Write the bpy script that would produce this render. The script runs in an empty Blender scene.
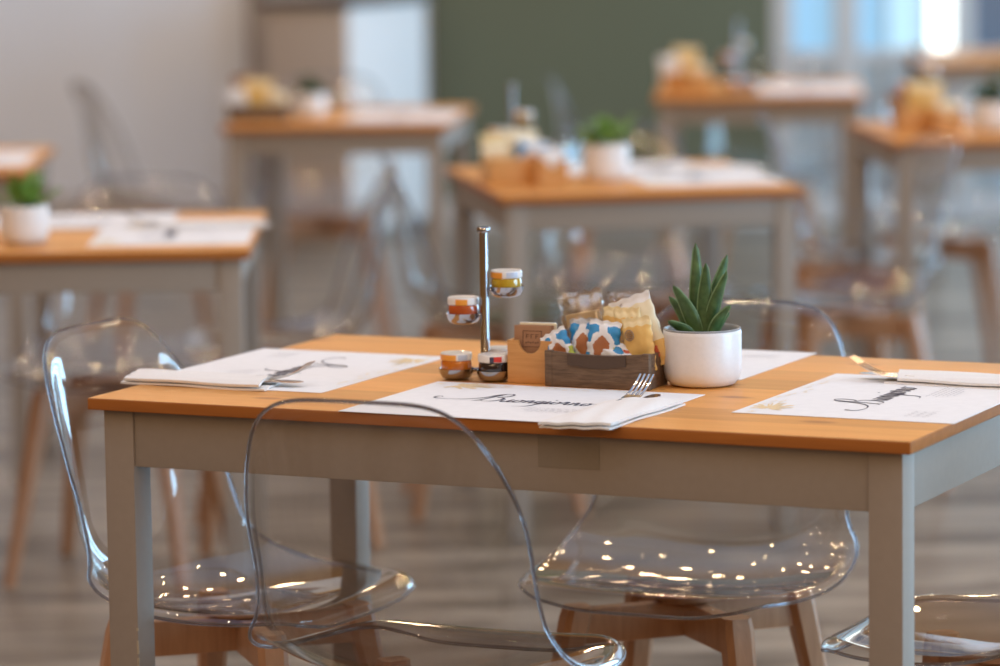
import bpy, bmesh, math, random
from mathutils import Vector, Matrix
PI = math.pi
rnd = random.Random(7)
scene = bpy.context.scene
col = scene.collection

# ------------------------------------------------------------------ camera
F_PX, PITCH, ROLL, CAM_H = 3895.5, 0.12326, -0.01394, 1.4828
cam_data = bpy.data.cameras.new('camera')
cam = bpy.data.objects.new('camera', cam_data)
col.objects.link(cam)
_r = Vector((1, 0, 0)); _f = Vector((0, math.cos(PITCH), -math.sin(PITCH))); _u = _r.cross(_f)
_c, _s = math.cos(ROLL), math.sin(ROLL)
_r2 = _c * _r + _s * _u; _u2 = -_s * _r + _c * _u
cam.matrix_world = Matrix(((_r2.x, _u2.x, -_f.x, 0), (_r2.y, _u2.y, -_f.y, 0), (_r2.z, _u2.z, -_f.z, CAM_H), (0, 0, 0, 1)))
cam_data.sensor_width = 36.0
cam_data.lens = F_PX * 36.0 / 1000.0
cam_data.clip_end = 200
cam_data.dof.use_dof = True
cam_data.dof.focus_distance = 5.2
cam_data.dof.aperture_fstop = 2.65
scene.camera = cam

# ------------------------------------------------------------------ colour management, light
scene.view_settings.view_transform = 'Standard'
scene.view_settings.look = 'None'
scene.view_settings.gamma = 1.0
scene.view_settings.use_curve_mapping = False
scene.view_settings.exposure = 0.0
scene.cycles.max_bounces = 10
scene.cycles.transparent_max_bounces = 48
scene.cycles.sample_clamp_indirect = 20.0
scene.cycles.caustics_reflective = False
scene.cycles.caustics_refractive = False

world = bpy.data.worlds.new('room_ambience'); scene.world = world
world.use_nodes = True
_nt = world.node_tree; _bg = _nt.nodes['Background']
_tc = _nt.nodes.new('ShaderNodeTexCoord'); _sx = _nt.nodes.new('ShaderNodeSeparateXYZ'); _mr = _nt.nodes.new('ShaderNodeMapRange')
_mr.interpolation_type = 'SMOOTHSTEP'; _mr.inputs[1].default_value = .38; _mr.inputs[2].default_value = .85
_mx = _nt.nodes.new('ShaderNodeMix'); _mx.data_type = 'RGBA'
_mx.inputs[6].default_value = (.25, .115, .034, 1)      # warm dim interior around
_mx.inputs[7].default_value = (.39, .57, .86, 1)         # cool overhead light added to brighten table tops, no ceiling is built
_nt.links.new(_tc.outputs['Generated'], _sx.inputs[0]); _nt.links.new(_sx.outputs['Z'], _mr.inputs[0])
_nt.links.new(_mr.outputs[0], _mx.inputs[0]); _nt.links.new(_mx.outputs[2], _bg.inputs[0]); _bg.inputs[1].default_value = 1.0

def area(name, loc, target, sx, sy, energy, color):
    d = bpy.data.lights.new(name, 'AREA'); d.shape = 'RECTANGLE'; d.size = sx; d.size_y = sy
    d.energy = energy; d.color = color
    o = bpy.data.objects.new(name, d); col.objects.link(o); o.location = loc
    o.rotation_euler = (Vector(target) - Vector(loc)).to_track_quat('-Z', 'Y').to_euler()
    return o
# daylight through the tall windows of the right hand side of the room
for y, e in ((3.3, 132), (4.7, 132), (11.3, 118), (12.7, 118), (14.1, 130)):
    area('window_daylight', (5.2, y, 1.6), (0, y + .2, 1.2), 1.15, 2.7, e, (0.38, 0.70, 1.0))
# small warm ceiling bulbs, their reflections sparkle on the clear chairs
for i in range(8):
    for j in range(18):
        d = bpy.data.lights.new('ceiling_bulb', 'POINT'); d.energy = 5.6; d.color = (1.0, 0.70, 0.40)
        d.shadow_soft_size = 0.026
        o = bpy.data.objects.new('ceiling_bulb', d); col.objects.link(o)
        o.location = (-3.6 + 1.0 * i + (.35 if j % 2 else 0), -2.6 + .98 * j, 2.7 + .1 * ((i + j) % 3))

# ------------------------------------------------------------------ materials
def new_mat(name):
    m = bpy.data.materials.new(name); m.use_nodes = True
    nt = m.node_tree; b = nt.nodes['Principled BSDF']
    return m, nt, b
def plain(name, c, rough=.5, metal=0., coat=0., spec=.5, bump=0., bscale=200.):
    m, nt, b = new_mat(name)
    b.inputs['Base Color'].default_value = (*c, 1); b.inputs['Roughness'].default_value = rough
    b.inputs['Metallic'].default_value = metal; b.inputs['Coat Weight'].default_value = coat
    b.inputs['Specular IOR Level'].default_value = spec
    n = nt.nodes.new('ShaderNodeTexNoise'); n.inputs['Scale'].default_value = bscale; n.inputs['Detail'].default_value = 3
    tc = nt.nodes.new('ShaderNodeTexCoord'); nt.links.new(tc.outputs['Object'], n.inputs['Vector'])
    mx = nt.nodes.new('ShaderNodeMix'); mx.data_type = 'RGBA'
    mx.inputs[6].default_value = (*[v * .94 for v in c], 1); mx.inputs[7].default_value = (*[min(1, v * 1.05) for v in c], 1)
    nt.links.new(n.outputs['Fac'], mx.inputs[0]); nt.links.new(mx.outputs[2], b.inputs['Base Color'])
    if bump:
        bp = nt.nodes.new('ShaderNodeBump'); bp.inputs['Strength'].default_value = bump; bp.inputs['Distance'].default_value = .001
        nt.links.new(n.outputs['Fac'], bp.inputs['Height']); nt.links.new(bp.outputs['Normal'], b.inputs['Normal'])
    return m
def wood(name, c1, c2, stretch=(1, 14, 14), scale=5., rough=.4, knots=0, planks=0., bump=.15, coat=0., spec=.5):
    m, nt, b = new_mat(name); N = nt.nodes.new; L = nt.links.new
    tc = N('ShaderNodeTexCoord'); mp = N('ShaderNodeMapping'); mp.inputs['Scale'].default_value = stretch
    L(tc.outputs['Object'], mp.inputs['Vector'])
    n1 = N('ShaderNodeTexNoise'); n1.inputs['Scale'].default_value = scale; n1.inputs['Detail'].default_value = 8; n1.inputs['Distortion'].default_value = .6
    n1.inputs['Roughness'].default_value = .6
    L(mp.outputs['Vector'], n1.inputs['Vector'])
    cr = N('ShaderNodeValToRGB'); cr.color_ramp.elements[0].position = .3; cr.color_ramp.elements[1].position = .7
    cr.color_ramp.elements[0].color = (*c1, 1); cr.color_ramp.elements[1].color = (*c2, 1)
    L(n1.outputs['Fac'], cr.inputs['Fac'])
    out = cr.outputs['Color']
    if planks:
        sp = N('ShaderNodeSeparateXYZ'); L(tc.outputs['Object'], sp.inputs[0])
        dv = N('ShaderNodeMath'); dv.operation = 'DIVIDE'; dv.inputs[1].default_value = planks; L(sp.outputs['Y'], dv.inputs[0])
        fl = N('ShaderNodeMath'); fl.operation = 'FLOOR'; L(dv.outputs[0], fl.inputs[0])
        wn = N('ShaderNodeTexWhiteNoise'); wn.noise_dimensions = '1D'; L(fl.outputs[0], wn.inputs['W'])
        mr = N('ShaderNodeMapRange'); mr.inputs[3].default_value = .84; mr.inputs[4].default_value = 1.14; L(wn.outputs['Value'], mr.inputs[0])
        vm = N('ShaderNodeVectorMath'); vm.operation = 'SCALE'; L(out, vm.inputs[0]); L(mr.outputs[0], vm.inputs['Scale'])
        out = vm.outputs['Vector']
    if knots:
        mp2 = N('ShaderNodeMapping'); mp2.inputs['Scale'].default_value = (1, 2.2, 1); L(tc.outputs['Object'], mp2.inputs['Vector'])
        vo = N('ShaderNodeTexVoronoi'); vo.voronoi_dimensions = '2D'; vo.inputs['Scale'].default_value = knots; L(mp2.outputs['Vector'], vo.inputs['Vector'])
        r2 = N('ShaderNodeValToRGB'); r2.color_ramp.elements[0].position = .04; r2.color_ramp.elements[0].color = (.62, .5, .42, 1)
        r2.color_ramp.elements[1].position = .11; r2.color_ramp.elements[1].color = (1, 1, 1, 1)
        L(vo.outputs['Distance'], r2.inputs['Fac'])
        mu = N('ShaderNodeMix'); mu.data_type = 'RGBA'; mu.blend_type = 'MULTIPLY'; mu.inputs[0].default_value = 1
        L(out, mu.inputs[6]); L(r2.outputs['Color'], mu.inputs[7]); out = mu.outputs[2]
    L(out, b.inputs['Base Color'])
    b.inputs['Roughness'].default_value = rough; b.inputs['Coat Weight'].default_value = coat; b.inputs['Specular IOR Level'].default_value = spec
    bp = N('ShaderNodeBump'); bp.inputs['Strength'].default_value = bump; bp.inputs['Distance'].default_value = .001
    L(n1.outputs['Fac'], bp.inputs['Height']); L(bp.outputs['Normal'], b.inputs['Normal'])
    return m
def thin_clear(name, tint, rough=.03, gain=1.0):
    m = bpy.data.materials.new(name); m.use_nodes = True
    nt = m.node_tree; nt.nodes.clear(); N = nt.nodes.new; L = nt.links.new
    g = N('ShaderNodeNewGeometry'); dt = N('ShaderNodeVectorMath'); dt.operation = 'DOT_PRODUCT'
    L(g.outputs['Normal'], dt.inputs[0]); L(g.outputs['Incoming'], dt.inputs[1])
    def M(op, a, b=None):
        n = N('ShaderNodeMath'); n.operation = op
        for k, v in enumerate((a, b)):
            if v is None: continue
            if isinstance(v, (int, float)): n.inputs[k].default_value = v
            else: L(v, n.inputs[k])
        return n.outputs[0]
    c = M('ABSOLUTE', dt.outputs['Value'])
    p5 = M('POWER', M('SUBTRACT', 1.0, c), 5.0)
    f = M('ADD', .04, M('MULTIPLY', p5, .96))
    r = M('MULTIPLY', M('DIVIDE', M('MULTIPLY', f, 2.0), M('ADD', f, 1.0)), gain)
    r = M('MINIMUM', r, .95)
    tr = N('ShaderNodeBsdfTransparent')
    # light passing the sheet at a slant crosses more plastic: colour deepens with the path length
    pw = M('DIVIDE', 1.0, M('MAXIMUM', c, .12))
    cb = N('ShaderNodeCombineColor')
    for k in range(3): L(M('POWER', tint[k], pw), cb.inputs[k])
    L(cb.outputs[0], tr.inputs[0])
    gl = N('ShaderNodeBsdfGlossy'); gl.inputs['Roughness'].default_value = rough
    mx = N('ShaderNodeMixShader'); L(r, mx.inputs[0]); L(tr.outputs[0], mx.inputs[1]); L(gl.outputs[0], mx.inputs[2])
    o = N('ShaderNodeOutputMaterial'); L(mx.outputs[0], o.inputs['Surface'])
    return m
def glass(name, c, rough=.04, ior=1.45):
    m, nt, b = new_mat(name)
    b.inputs['Base Color'].default_value = (*c, 1); b.inputs['Transmission Weight'].default_value = 1
    b.inputs['Roughness'].default_value = rough; b.inputs['IOR'].default_value = ior
    return m
def emit(name, c, s):
    m, nt, b = new_mat(name)
    b.inputs['Base Color'].default_value = (*[v * .5 for v in c], 1); b.inputs['Roughness'].default_value = .1
    b.inputs['Emission Color'].default_value = (*c, 1); b.inputs['Emission Strength'].default_value = s
    return m

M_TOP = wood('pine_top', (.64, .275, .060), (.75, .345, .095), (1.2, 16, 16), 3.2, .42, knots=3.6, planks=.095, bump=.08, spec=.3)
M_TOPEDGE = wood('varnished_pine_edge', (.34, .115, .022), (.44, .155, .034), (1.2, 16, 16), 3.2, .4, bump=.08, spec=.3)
M_GREIGE = plain('greige_paint', (.325, .275, .230), .5, bump=.05, bscale=90)
M_OAK = wood('chair_wood', (.40, .20, .10), (.52, .28, .15), (14, 14, 1.5), 5, .45)
M_SHELL = thin_clear('clear_plastic', (.958, .946, .932), .028, 1.05)
M_RIM = glass('clear_plastic_edge', (.42, .42, .46), .06)
M_PAPER = plain('white_paper', (.86, .855, .86), .8, bump=.05, bscale=60)
M_NAPKIN = plain('napkin_paper', (.84, .82, .80), .9, bump=.25, bscale=220)
M_INK = plain('navy_ink', (.02, .025, .07), .6)
M_GREYINK = plain('grey_ink', (.55, .55, .57), .7)
M_GOLD = plain('gold_print', (.80, .62, .36), .6)
M_PALEGOLD = plain('pale_gold_print', (.86, .76, .60), .6)
M_STEEL = plain('cutlery_steel', (.72, .68, .64), .16, metal=1)
M_CHROME = plain('chrome', (.42, .42, .45), .16, metal=1)
M_DIMCHROME = plain('dimmed_chrome', (.30, .30, .31), .38, metal=1)  # darker, duller copy of the chrome, dims window reflections on the far stands
M_BAMBOO = wood('bamboo', (.56, .27, .08), (.68, .36, .13), (1.5, 1.5, 24), 8, .45)
M_OLDWOOD = wood('weathered_wood', (.085, .050, .028), (.21, .135, .085), (3, 12, 30), 9, .7, bump=.5)
M_RUST = plain('rusty_plate', (.10, .065, .045), .55, metal=.4, bump=.6, bscale=260)
M_KRAFT = plain('kraft_paper', (.36, .19, .10), .75, bump=.1)
M_KRAFTINK = plain('brown_ink', (.14, .06, .03), .7)
M_CERAMIC = plain('white_ceramic', (.80, .80, .81), .32, coat=.2)
M_POTRIM = plain('grey_pot_rim', (.30, .32, .34), .4)
M_SOIL = plain('dark_soil', (.02, .017, .014), .9, bump=1, bscale=300)
def leafmat(name, a, b_, scale=60):
    m, nt, b = new_mat(name); N = nt.nodes.new; L = nt.links.new
    tc = N('ShaderNodeTexCoord'); n = N('ShaderNodeTexNoise'); n.inputs['Scale'].default_value = scale; n.inputs['Detail'].default_value = 4
    L(tc.outputs['Object'], n.inputs['Vector'])
    cr = N('ShaderNodeValToRGB'); cr.color_ramp.elements[0].color = (*a, 1); cr.color_ramp.elements[1].color = (*b_, 1)
    cr.color_ramp.elements[0].position = .35; cr.color_ramp.elements[1].position = .7
    L(n.outputs['Fac'], cr.inputs['Fac']); L(cr.outputs['Color'], b.inputs['Base Color']); b.inputs['Roughness'].default_value = .42
    return m
M_SUCC = leafmat('succulent_green', (.032, .078, .022), (.085, .165, .050), 70)
M_SUCCEDGE = plain('succulent_edge', (.16, .26, .12), .45)
M_LEAF = leafmat('fresh_leaf', (.10, .24, .035), (.24, .42, .09), 40)
M_DARKLEAF = leafmat('dark_leaf', (.02, .06, .02), (.05, .13, .04), 40)
M_LID = plain('white_lid', (.78, .77, .76), .3, coat=.3)
M_LIDORANGE = plain('orange_lid_print', (.80, .34, .05), .35)
M_LIDRED = plain('red_lid_print', (.62, .04, .03), .35)
M_LIDBLUE = plain('blue_lid_print', (.50, .56, .68), .35)
M_LIDDARK = plain('dark_lid_print', (.05, .05, .09), .35)
def jam(name, c):
    m, nt, b = new_mat(name)
    b.inputs['Base Color'].default_value = (*c, 1); b.inputs['Roughness'].default_value = .12
    b.inputs['Coat Weight'].default_value = .8; b.inputs['Coat Roughness'].default_value = .03
    b.inputs['Transmission Weight'].default_value = .25
    return m
M_JAMAMBER = jam('amber_jam', (.55, .10, .02)); M_HONEY = jam('yellow_jam', (.62, .40, .03))
M_JAMORANGE = jam('orange_jam', (.68, .20, .02)); M_JAMDARK = jam('dark_jam', (.018, .012, .016))
M_YELLOW = plain('yellow_wrap', (.80, .52, .17), .4, coat=.2, bump=.3, bscale=50)
M_PALEYELLOW = plain('pale_yellow_wrap', (.84, .70, .40), .4, coat=.2, bump=.3, bscale=50)
M_CREAM = plain('cream_wrap', (.85, .78, .58), .4, coat=.2, bump=.3, bscale=50)
M_TAN = plain('tan_rusk', (.82, .60, .34), .7, bump=.6, bscale=120)
M_BISCUIT = plain('biscuit_print', (.45, .17, .07), .4)
M_BLUEWRAP = plain('blue_wrap', (.03, .28, .60), .35, coat=.2)
M_WHITEWRAP = plain('white_wrap', (.84, .86, .89), .35, coat=.2, bump=.2, bscale=60)
M_GREENWRAP = plain('lime_wrap', (.42, .48, .06), .4)
M_REDINK = plain('red_ink', (.62, .14, .07), .5)
M_BLUEINK = plain('blue_ink', (.22, .32, .62), .5)
M_GREYSTAMP = plain('grey_brown_ink', (.36, .24, .15), .5)
M_CELLO = thin_clear('cellophane', (.982, .98, .976), .16, 4.0)
M_WALL = plain('white_wall', (.80, .86, .95), .8, bscale=2)
M_WALLCOOL = plain('grey_white_wall', (.72, .75, .80), .8, bscale=2)
M_GREEN = plain('olive_wall', (.105, .112, .066), .7, bscale=2)
M_SHADEPANEL = plain('shaded_panel', (.46, .41, .37), .6)  # white cabinet's shaded face, the shade is put into a darker colour
M_LITPANEL = plain('lit_panel', (.78, .72, .68), .6)  # the same cabinet's window-lit face, coloured lighter
M_BLACKTOP = plain('dark_counter_top', (.03, .03, .035), .3)
M_STRIPPLINTH = plain('shade_strip_and_plinth', (.36, .31, .27), .6)  # cabinet plinth paint, also colours the strip of painted corner shade
M_FRAME = plain('door_frame_paint', (.52, .49, .47), .5)
M_DOORLOW = plain('door_lower_panel', (.34, .38, .40), .5)
M_PANE = emit('daylit_glass', (.29, .52, .72), .85)
M_PANELIGHT = emit('bright_daylit_glass', (.45, .68, .82), .95)
M_PANESUN = emit('sunlit_glass', (.9, 1.0, 1.0), 2.6)
M_PANEDARK = emit('dusky_glass', (.10, .13, .18), .8)
M_BASE = plain('skirting_paint', (.56, .53, .50), .6)

def floor_material():
    m, nt, b = new_mat('stone_floor'); N = nt.nodes.new; L = nt.links.new
    tc = N('ShaderNodeTexCoord')
    mp = N('ShaderNodeMapping'); mp.inputs['Scale'].default_value = (1.2, 5.5, 1); mp.inputs['Rotation'].default_value = (0, 0, .1)
    L(tc.outputs['Object'], mp.inputs['Vector'])
    n = N('ShaderNodeTexNoise'); n.inputs['Scale'].default_value = 1.6; n.inputs['Detail'].default_value = 7; n.inputs['Distortion'].default_value = .4
    L(mp.outputs['Vector'], n.inputs['Vector'])
    cr = N('ShaderNodeValToRGB')
    cr.color_ramp.elements[0].position = .37; cr.color_ramp.elements[0].color = (.115, .086, .060, 1)
    cr.color_ramp.elements[1].position = .64; cr.color_ramp.elements[1].color = (.41, .335, .255, 1)
    e = cr.color_ramp.elements.new(.5); e.color = (.24, .190, .142, 1)
    L(n.outputs['Fac'], cr.inputs['Fac'])
    br = N('ShaderNodeTexBrick'); br.inputs['Scale'].default_value = 1.0; br.inputs['Brick Width'].default_value = 1.2; br.inputs['Row Height'].default_value = .3
    br.inputs['Mortar Size'].default_value = .004; br.inputs['Color1'].default_value = (1, 1, 1, 1); br.inputs['Color2'].default_value = (.86, .85, .84, 1); br.inputs['Mortar'].default_value = (.55, .5, .46, 1)
    L(tc.outputs['Object'], br.inputs['Vector'])
    mu = N('ShaderNodeMix'); mu.data_type = 'RGBA'; mu.blend_type = 'MULTIPLY'; mu.inputs[0].default_value = 1
    L(cr.outputs['Color'], mu.inputs[6]); L(br.outputs['Color'], mu.inputs[7]); L(mu.outputs[2], b.inputs['Base Color'])
    b.inputs['Roughness'].default_value = .38
    return m
M_FLOOR = floor_material()

# ------------------------------------------------------------------ mesh helpers
def link_mesh(name, me, mats, parent=None, loc=None, smooth=None):
    o = bpy.data.objects.new(name, me); col.objects.link(o)
    for m in (mats if isinstance(mats, (list, tuple)) else [mats]): me.materials.append(m)
    if parent is not None: o.parent = parent
    if loc is not None: o.location = loc
    return o
def obj(name, bm, mats, parent=None, smooth=40, loc=None, rotz=None):
    bmesh.ops.recalc_face_normals(bm, faces=bm.faces[:])
    if smooth:
        a = math.radians(smooth)
        for f in bm.faces: f.smooth = True
        for e in bm.edges:
            if len(e.link_faces) == 2 and e.calc_face_angle(0) > a: e.smooth = False
    me = bpy.data.meshes.new(name); bm.to_mesh(me); bm.free()
    o = link_mesh(name, me, mats, parent, loc)
    if rotz is not None: o.rotation_euler.z = rotz
    return o
def add_box(bm, x0, x1, y0, y1, z0, z1, bev=0, mat=0, mtx=None, seg=2):
    t = bmesh.new()
    v = [t.verts.new(p) for p in ((x0, y0, z0), (x1, y0, z0), (x1, y1, z0), (x0, y1, z0), (x0, y0, z1), (x1, y0, z1), (x1, y1, z1), (x0, y1, z1))]
    for q in ((3, 2, 1, 0), (4, 5, 6, 7), (0, 1, 5, 4), (1, 2, 6, 5), (2, 3, 7, 6), (3, 0, 4, 7)): t.faces.new([v[i] for i in q])
    if bev: bmesh.ops.bevel(t, geom=t.edges[:] + t.verts[:], offset=bev, segments=seg, profile=.6, affect='EDGES')
    merge(bm, t, mat, mtx)
def merge(bm, t, mat=None, mtx=None):
    mp = {}
    for v in t.verts: mp[v] = bm.verts.new(mtx @ v.co if mtx else v.co)
    for f in t.faces:
        try: g = bm.faces.new([mp[v] for v in f.verts])
        except ValueError: continue
        g.material_index = f.material_index if mat is None else mat
    t.free()
def box(name, dims, mat, parent=None, bev=.002, loc=None, rotz=None):
    bm = bmesh.new(); add_box(bm, *dims, bev=bev); return obj(name, bm, mat, parent, 40, loc, rotz)
def add_lathe(bm, prof, n=32, c=(0, 0, 0), mats=None, fac=None):
    rings = []
    for (r, z) in prof:
        if r < 1e-6: rings.append([bm.verts.new((c[0], c[1], c[2] + z))])
        else: rings.append([bm.verts.new((c[0] + r * math.cos(2 * PI * k / n), c[1] + r * math.sin(2 * PI * k / n), c[2] + z)) for k in range(n)])
    for i, (a, b) in enumerate(zip(rings, rings[1:])):
        for k in range(n):
            k2 = (k + 1) % n
            if len(a) == 1 and len(b) == 1: continue
            if len(a) == 1: f = bm.faces.new((a[0], b[k], b[k2]))
            elif len(b) == 1: f = bm.faces.new((a[k], b[0], a[k2]))
            else: f = bm.faces.new((a[k], a[k2], b[k2], b[k]))
            if fac: f.material_index = fac(i, k)
def add_tube(bm, pts, r, n=8, closed=False, cap=True):
    pts = [Vector(p) for p in pts]; N = len(pts); rings = []
    rr = r if isinstance(r, (list, tuple)) else [r] * N
    prev = None
    for i, p in enumerate(pts):
        a = pts[(i - 1) % N] if closed or i > 0 else p
        b = pts[(i + 1) % N] if closed or i < N - 1 else p
        t = (b - a).normalized()
        if prev is None:
            q = t.orthogonal().normalized()
        else:
            q = (prev - prev.dot(t) * t)
            q = q.normalized() if q.length > 1e-6 else t.orthogonal().normalized()
        prev = q; w = t.cross(q)
        rings.append([bm.verts.new(p + rr[i] * (math.cos(2 * PI * k / n) * q + math.sin(2 * PI * k / n) * w)) for k in range(n)])
    for i in range(N if closed else N - 1):
        a, b = rings[i], rings[(i + 1) % N]
        sh = 0
        if closed and i == N - 1:
            sh = min(range(n), key=lambda s: (a[0].co - b[s].co).length)
        for k in range(n): bm.faces.new((a[k], a[(k + 1) % n], b[(k + 1 + sh) % n], b[(k + sh) % n]))
    if cap and not closed:
        bm.faces.new(rings[0][::-1]); bm.faces.new(rings[-1])
def catmull(P, per=6):
    P = [Vector(p) for p in P]; out = []
    for i in range(len(P) - 1):
        p0 = P[max(i - 1, 0)]; p1 = P[i]; p2 = P[i + 1]; p3 = P[min(i + 2, len(P) - 1)]
        for k in range(per):
            t = k / per
            out.append(.5 * ((2 * p1) + (p2 - p0) * t + (2 * p0 - 5 * p1 + 4 * p2 - p3) * t * t + (3 * p1 - p0 - 3 * p2 + p3) * t ** 3))
    out.append(P[-1]); return out
def lerp_tab(tab, v):
    for (a, x), (b, y) in zip(tab, tab[1:]):
        if v <= b:
            t = (v - a) / (b - a); t = t * t * (3 - 2 * t); return x + (y - x) * t
    return tab[-1][1]
def empty(name, loc=(0, 0, 0), rotz=0):
    o = bpy.data.objects.new(name, None); col.objects.link(o); o.location = loc; o.rotation_euler.z = rotz
    o.empty_display_size = .05
    return o
def tag(o, label, cat, group=None):
    o['label'] = label; o['category'] = cat
    if group: o['group'] = group
    return o
def struct(o):
    o['kind'] = 'structure'; return o
def dup(o, parent=None):
    c = o.copy(); col.objects.link(c)
    if parent is not None: c.parent = parent
    for ch in list(o.children): dup(ch, c)
    return c
class Kind:
    """first use returns the built thing itself, later uses copies of it and of its parts"""
    def __init__(self, maker): self.maker = maker; self.first = None
    def __call__(self, loc, rotz, label, cat, group=None, rot=None):
        if self.first is None: self.first = o = self.maker()
        else: o = dup(self.first)
        o.location = loc; o.rotation_euler = (rot[0], rot[1], rotz) if rot else (0, 0, rotz)
        if 'group' in o and not group: del o['group']
        return tag(o, label, cat, group)

# pixel -> point, only used to place the far setting
def PX(px, d): return (px - 500) / F_PX * d

# ------------------------------------------------------------------ the setting
def setting():
    bm = bmesh.new(); add_box(bm, -7, 7, -4, 18, -.05, 0)
    struct(obj('floor', bm, M_FLOOR))
    dl, dr = 15.9, 15.4
    xg0, xg1 = PX(434, dr), PX(776, dr)
    struct(box('wall_left', (-7, PX(254, dl), dl, dl + .15, 0, 3.2), M_WALL, bev=0))
    struct(box('shade_strip_1', (PX(254, dl), PX(270, dl), dl - .10, dl + .15, 0, 3.2), M_STRIPPLINTH, bev=.004))  # dark strip standing in for the shade in the wall corner
    struct(box('wall_center', (PX(270, dl), xg0 + .02, dl, dl + .15, 0, 3.2), M_WALLCOOL, bev=0))
    struct(box('wall_back', (xg0, xg1, dr, dr + .12, 0, 3.2), M_GREEN, bev=0))
    struct(box('wall_return', (xg0 - .002, xg0 + .118, dr + .12, dl + .05, 0, 3.2), M_WALLCOOL, bev=0))
    struct(box('baseboard_back', (xg0, xg1, dr - .015, dr, 0, .11), M_BASE, bev=.003))
    struct(box('baseboard_left', (-7, PX(254, dl), dl - .015, dl, 0, .11), M_BASE, bev=.003))
    # glazed doors on the right of the green wall
    def glazed(name, px0, px1, panes, sill):
        x0, x1 = PX(px0, dr), PX(px1, dr)
        root = empty(name, (0, 0, 0)); struct(root)
        bm = bmesh.new(); edges = [x0]
        for (a, b, _m) in panes: edges += [PX(a, dr), PX(b, dr)]
        edges.append(x1)
        for k in range(0, len(edges), 2): add_box(bm, edges[k], edges[k + 1], dr, dr + .08, 0, 2.6, .004)
        for (a, b, _m) in panes:
            add_box(bm, PX(a, dr), PX(b, dr), dr + .005, dr + .075, sill - .05, sill, .004)
            add_box(bm, PX(a, dr), PX(b, dr), dr + .005, dr + .075, 2.5, 2.6, .004)
            add_box(bm, PX(a, dr), PX(b, dr), dr + .005, dr + .075, 0, .10, .004)
        obj('door_frame', bm, M_FRAME, root)
        for (a, b, m) in panes:
            box('glass_pane', (PX(a, dr), PX(b, dr), dr + .03, dr + .045, sill, 2.5), m, root, 0)
            box('lower_panel', (PX(a, dr), PX(b, dr), dr + .02, dr + .06, .10, sill - .05), M_DOORLOW, root, .003)
    glazed('door_1', 776, 850, [(797, 838, M_PANE)], .68)
    glazed('door_2', 850, 968, [(862, 890, M_PANE), (893, 929, M_PANELIGHT), (933, 956, M_PANESUN)], .68)
    glazed('door_3', 968, 1090, [(977, 1070, M_PANEDARK)], .68)
    struct(box('wall_far', (PX(1090, dr), 7, dr, dr + .12, 0, 3.2), M_WALL, bev=0))
    # right hand wall with its tall daylit windows, just beyond the picture
    bm = bmesh.new(); ys = []
    for y in (3.3, 4.7, 11.3, 12.7, 14.1): ys += [y - .575, y + .575]
    e_ = [-4] + ys + [dr]
    for k in range(0, len(e_), 2): add_box(bm, 5.25, 5.4, e_[k], e_[k + 1], 0, 3.2)
    for k in range(0, len(ys), 2):
        add_box(bm, 5.25, 5.4, ys[k], ys[k + 1], 0, .25); add_box(bm, 5.25, 5.4, ys[k], ys[k + 1], 2.95, 3.2)
    struct(obj('wall_right', bm, M_WALL))
setting()

# low counter cabinet standing at the end of the room
c = empty('counter_cabinet', (PX(350, 14.7), 14.7, 0), math.radians(-25))
bm = bmesh.new(); add_box(bm, -.345, -.004, 0, .62, .08, .905, .004); obj('cabinet_side', bm, M_SHADEPANEL, c)
bm = bmesh.new(); add_box(bm, -.30, -.03, .03, .58, 0, .08); obj('plinth', bm, M_STRIPPLINTH, c)
bm = bmesh.new(); add_box(bm, -.004, .012, .0, .66, .05, .905, .003); obj('cabinet_front', bm, M_LITPANEL, c)
bm = bmesh.new(); add_box(bm, -.37, .03, -.02, .68, .905, .935, .004); obj('counter_top', bm, M_BLACKTOP, c)
tag(c, 'pale counter cabinet with a dark top standing against the far wall beside the olive wall', 'cabinet')

# ------------------------------------------------------------------ tables
def table(w, d, ap, lw, loc, yaw, label, chipped=False, tt=.0165):
    """origin at floor level below the front left corner of the top"""
    t = empty('dining_table', loc, yaw)
    bm = bmesh.new(); add_box(bm, 0, w, 0, d, .75 - tt, .75, .0022, seg=3)
    bm.normal_update()
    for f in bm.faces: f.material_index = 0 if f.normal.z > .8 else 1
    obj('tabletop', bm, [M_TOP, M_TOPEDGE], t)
    z1 = .75 - tt; o = .016
    for ix in (0, 1):
        for iy in (0, 1):
            x0 = o if ix == 0 else w - o - lw; y0 = o if iy == 0 else d - o - lw
            bm = bmesh.new(); add_box(bm, x0, x0 + lw, y0, y0 + lw, 0, z1, .0018)
            leg = obj('leg', bm, M_GREIGE, t)
            if chipped and ix == 0 and iy == 0:
                bm = bmesh.new()
                for k in range(10):
                    zz = .335 + .010 * k + rnd.uniform(-.005, .005); hh = rnd.uniform(.002, .012)
                    add_box(bm, x0 + lw - .0022, x0 + lw + .0003, y0 - .0003, y0 + rnd.uniform(.001, .0024), zz, zz + hh)
                obj('paint_chip', bm, M_CHIP, leg)
    e = .004
    for (nm, b) in (('apron', (o + lw, w - o - lw, o + e, o + e + .018, z1 - ap, z1)), ('apron', (o + lw, w - o - lw, d - o - e - .018, d - o - e, z1 - ap, z1)),
                    ('apron', (o + e, o + e + .018, o + lw, d - o - lw, z1 - ap, z1)), ('apron', (w - o - e - .018, w - o - e, o + lw, d - o - lw, z1 - ap, z1))):
        box(nm, b, M_GREIGE, t, .0015)
    if chipped:   # a repainted patch on the long apron
        box('paint_patch', (.665, .752, o + e - .0008, o + e + .002, z1 - .045, z1 - .001), M_PATCH, t, .0)
    return tag(t, label, 'table', 'wooden topped dining tables')
M_CHIP = plain('bare_wood_chip', (.50, .42, .30), .7)
M_PATCH = plain('greige_touch_up', (.265, .222, .175), .4)
YA = -0.43512
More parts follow.
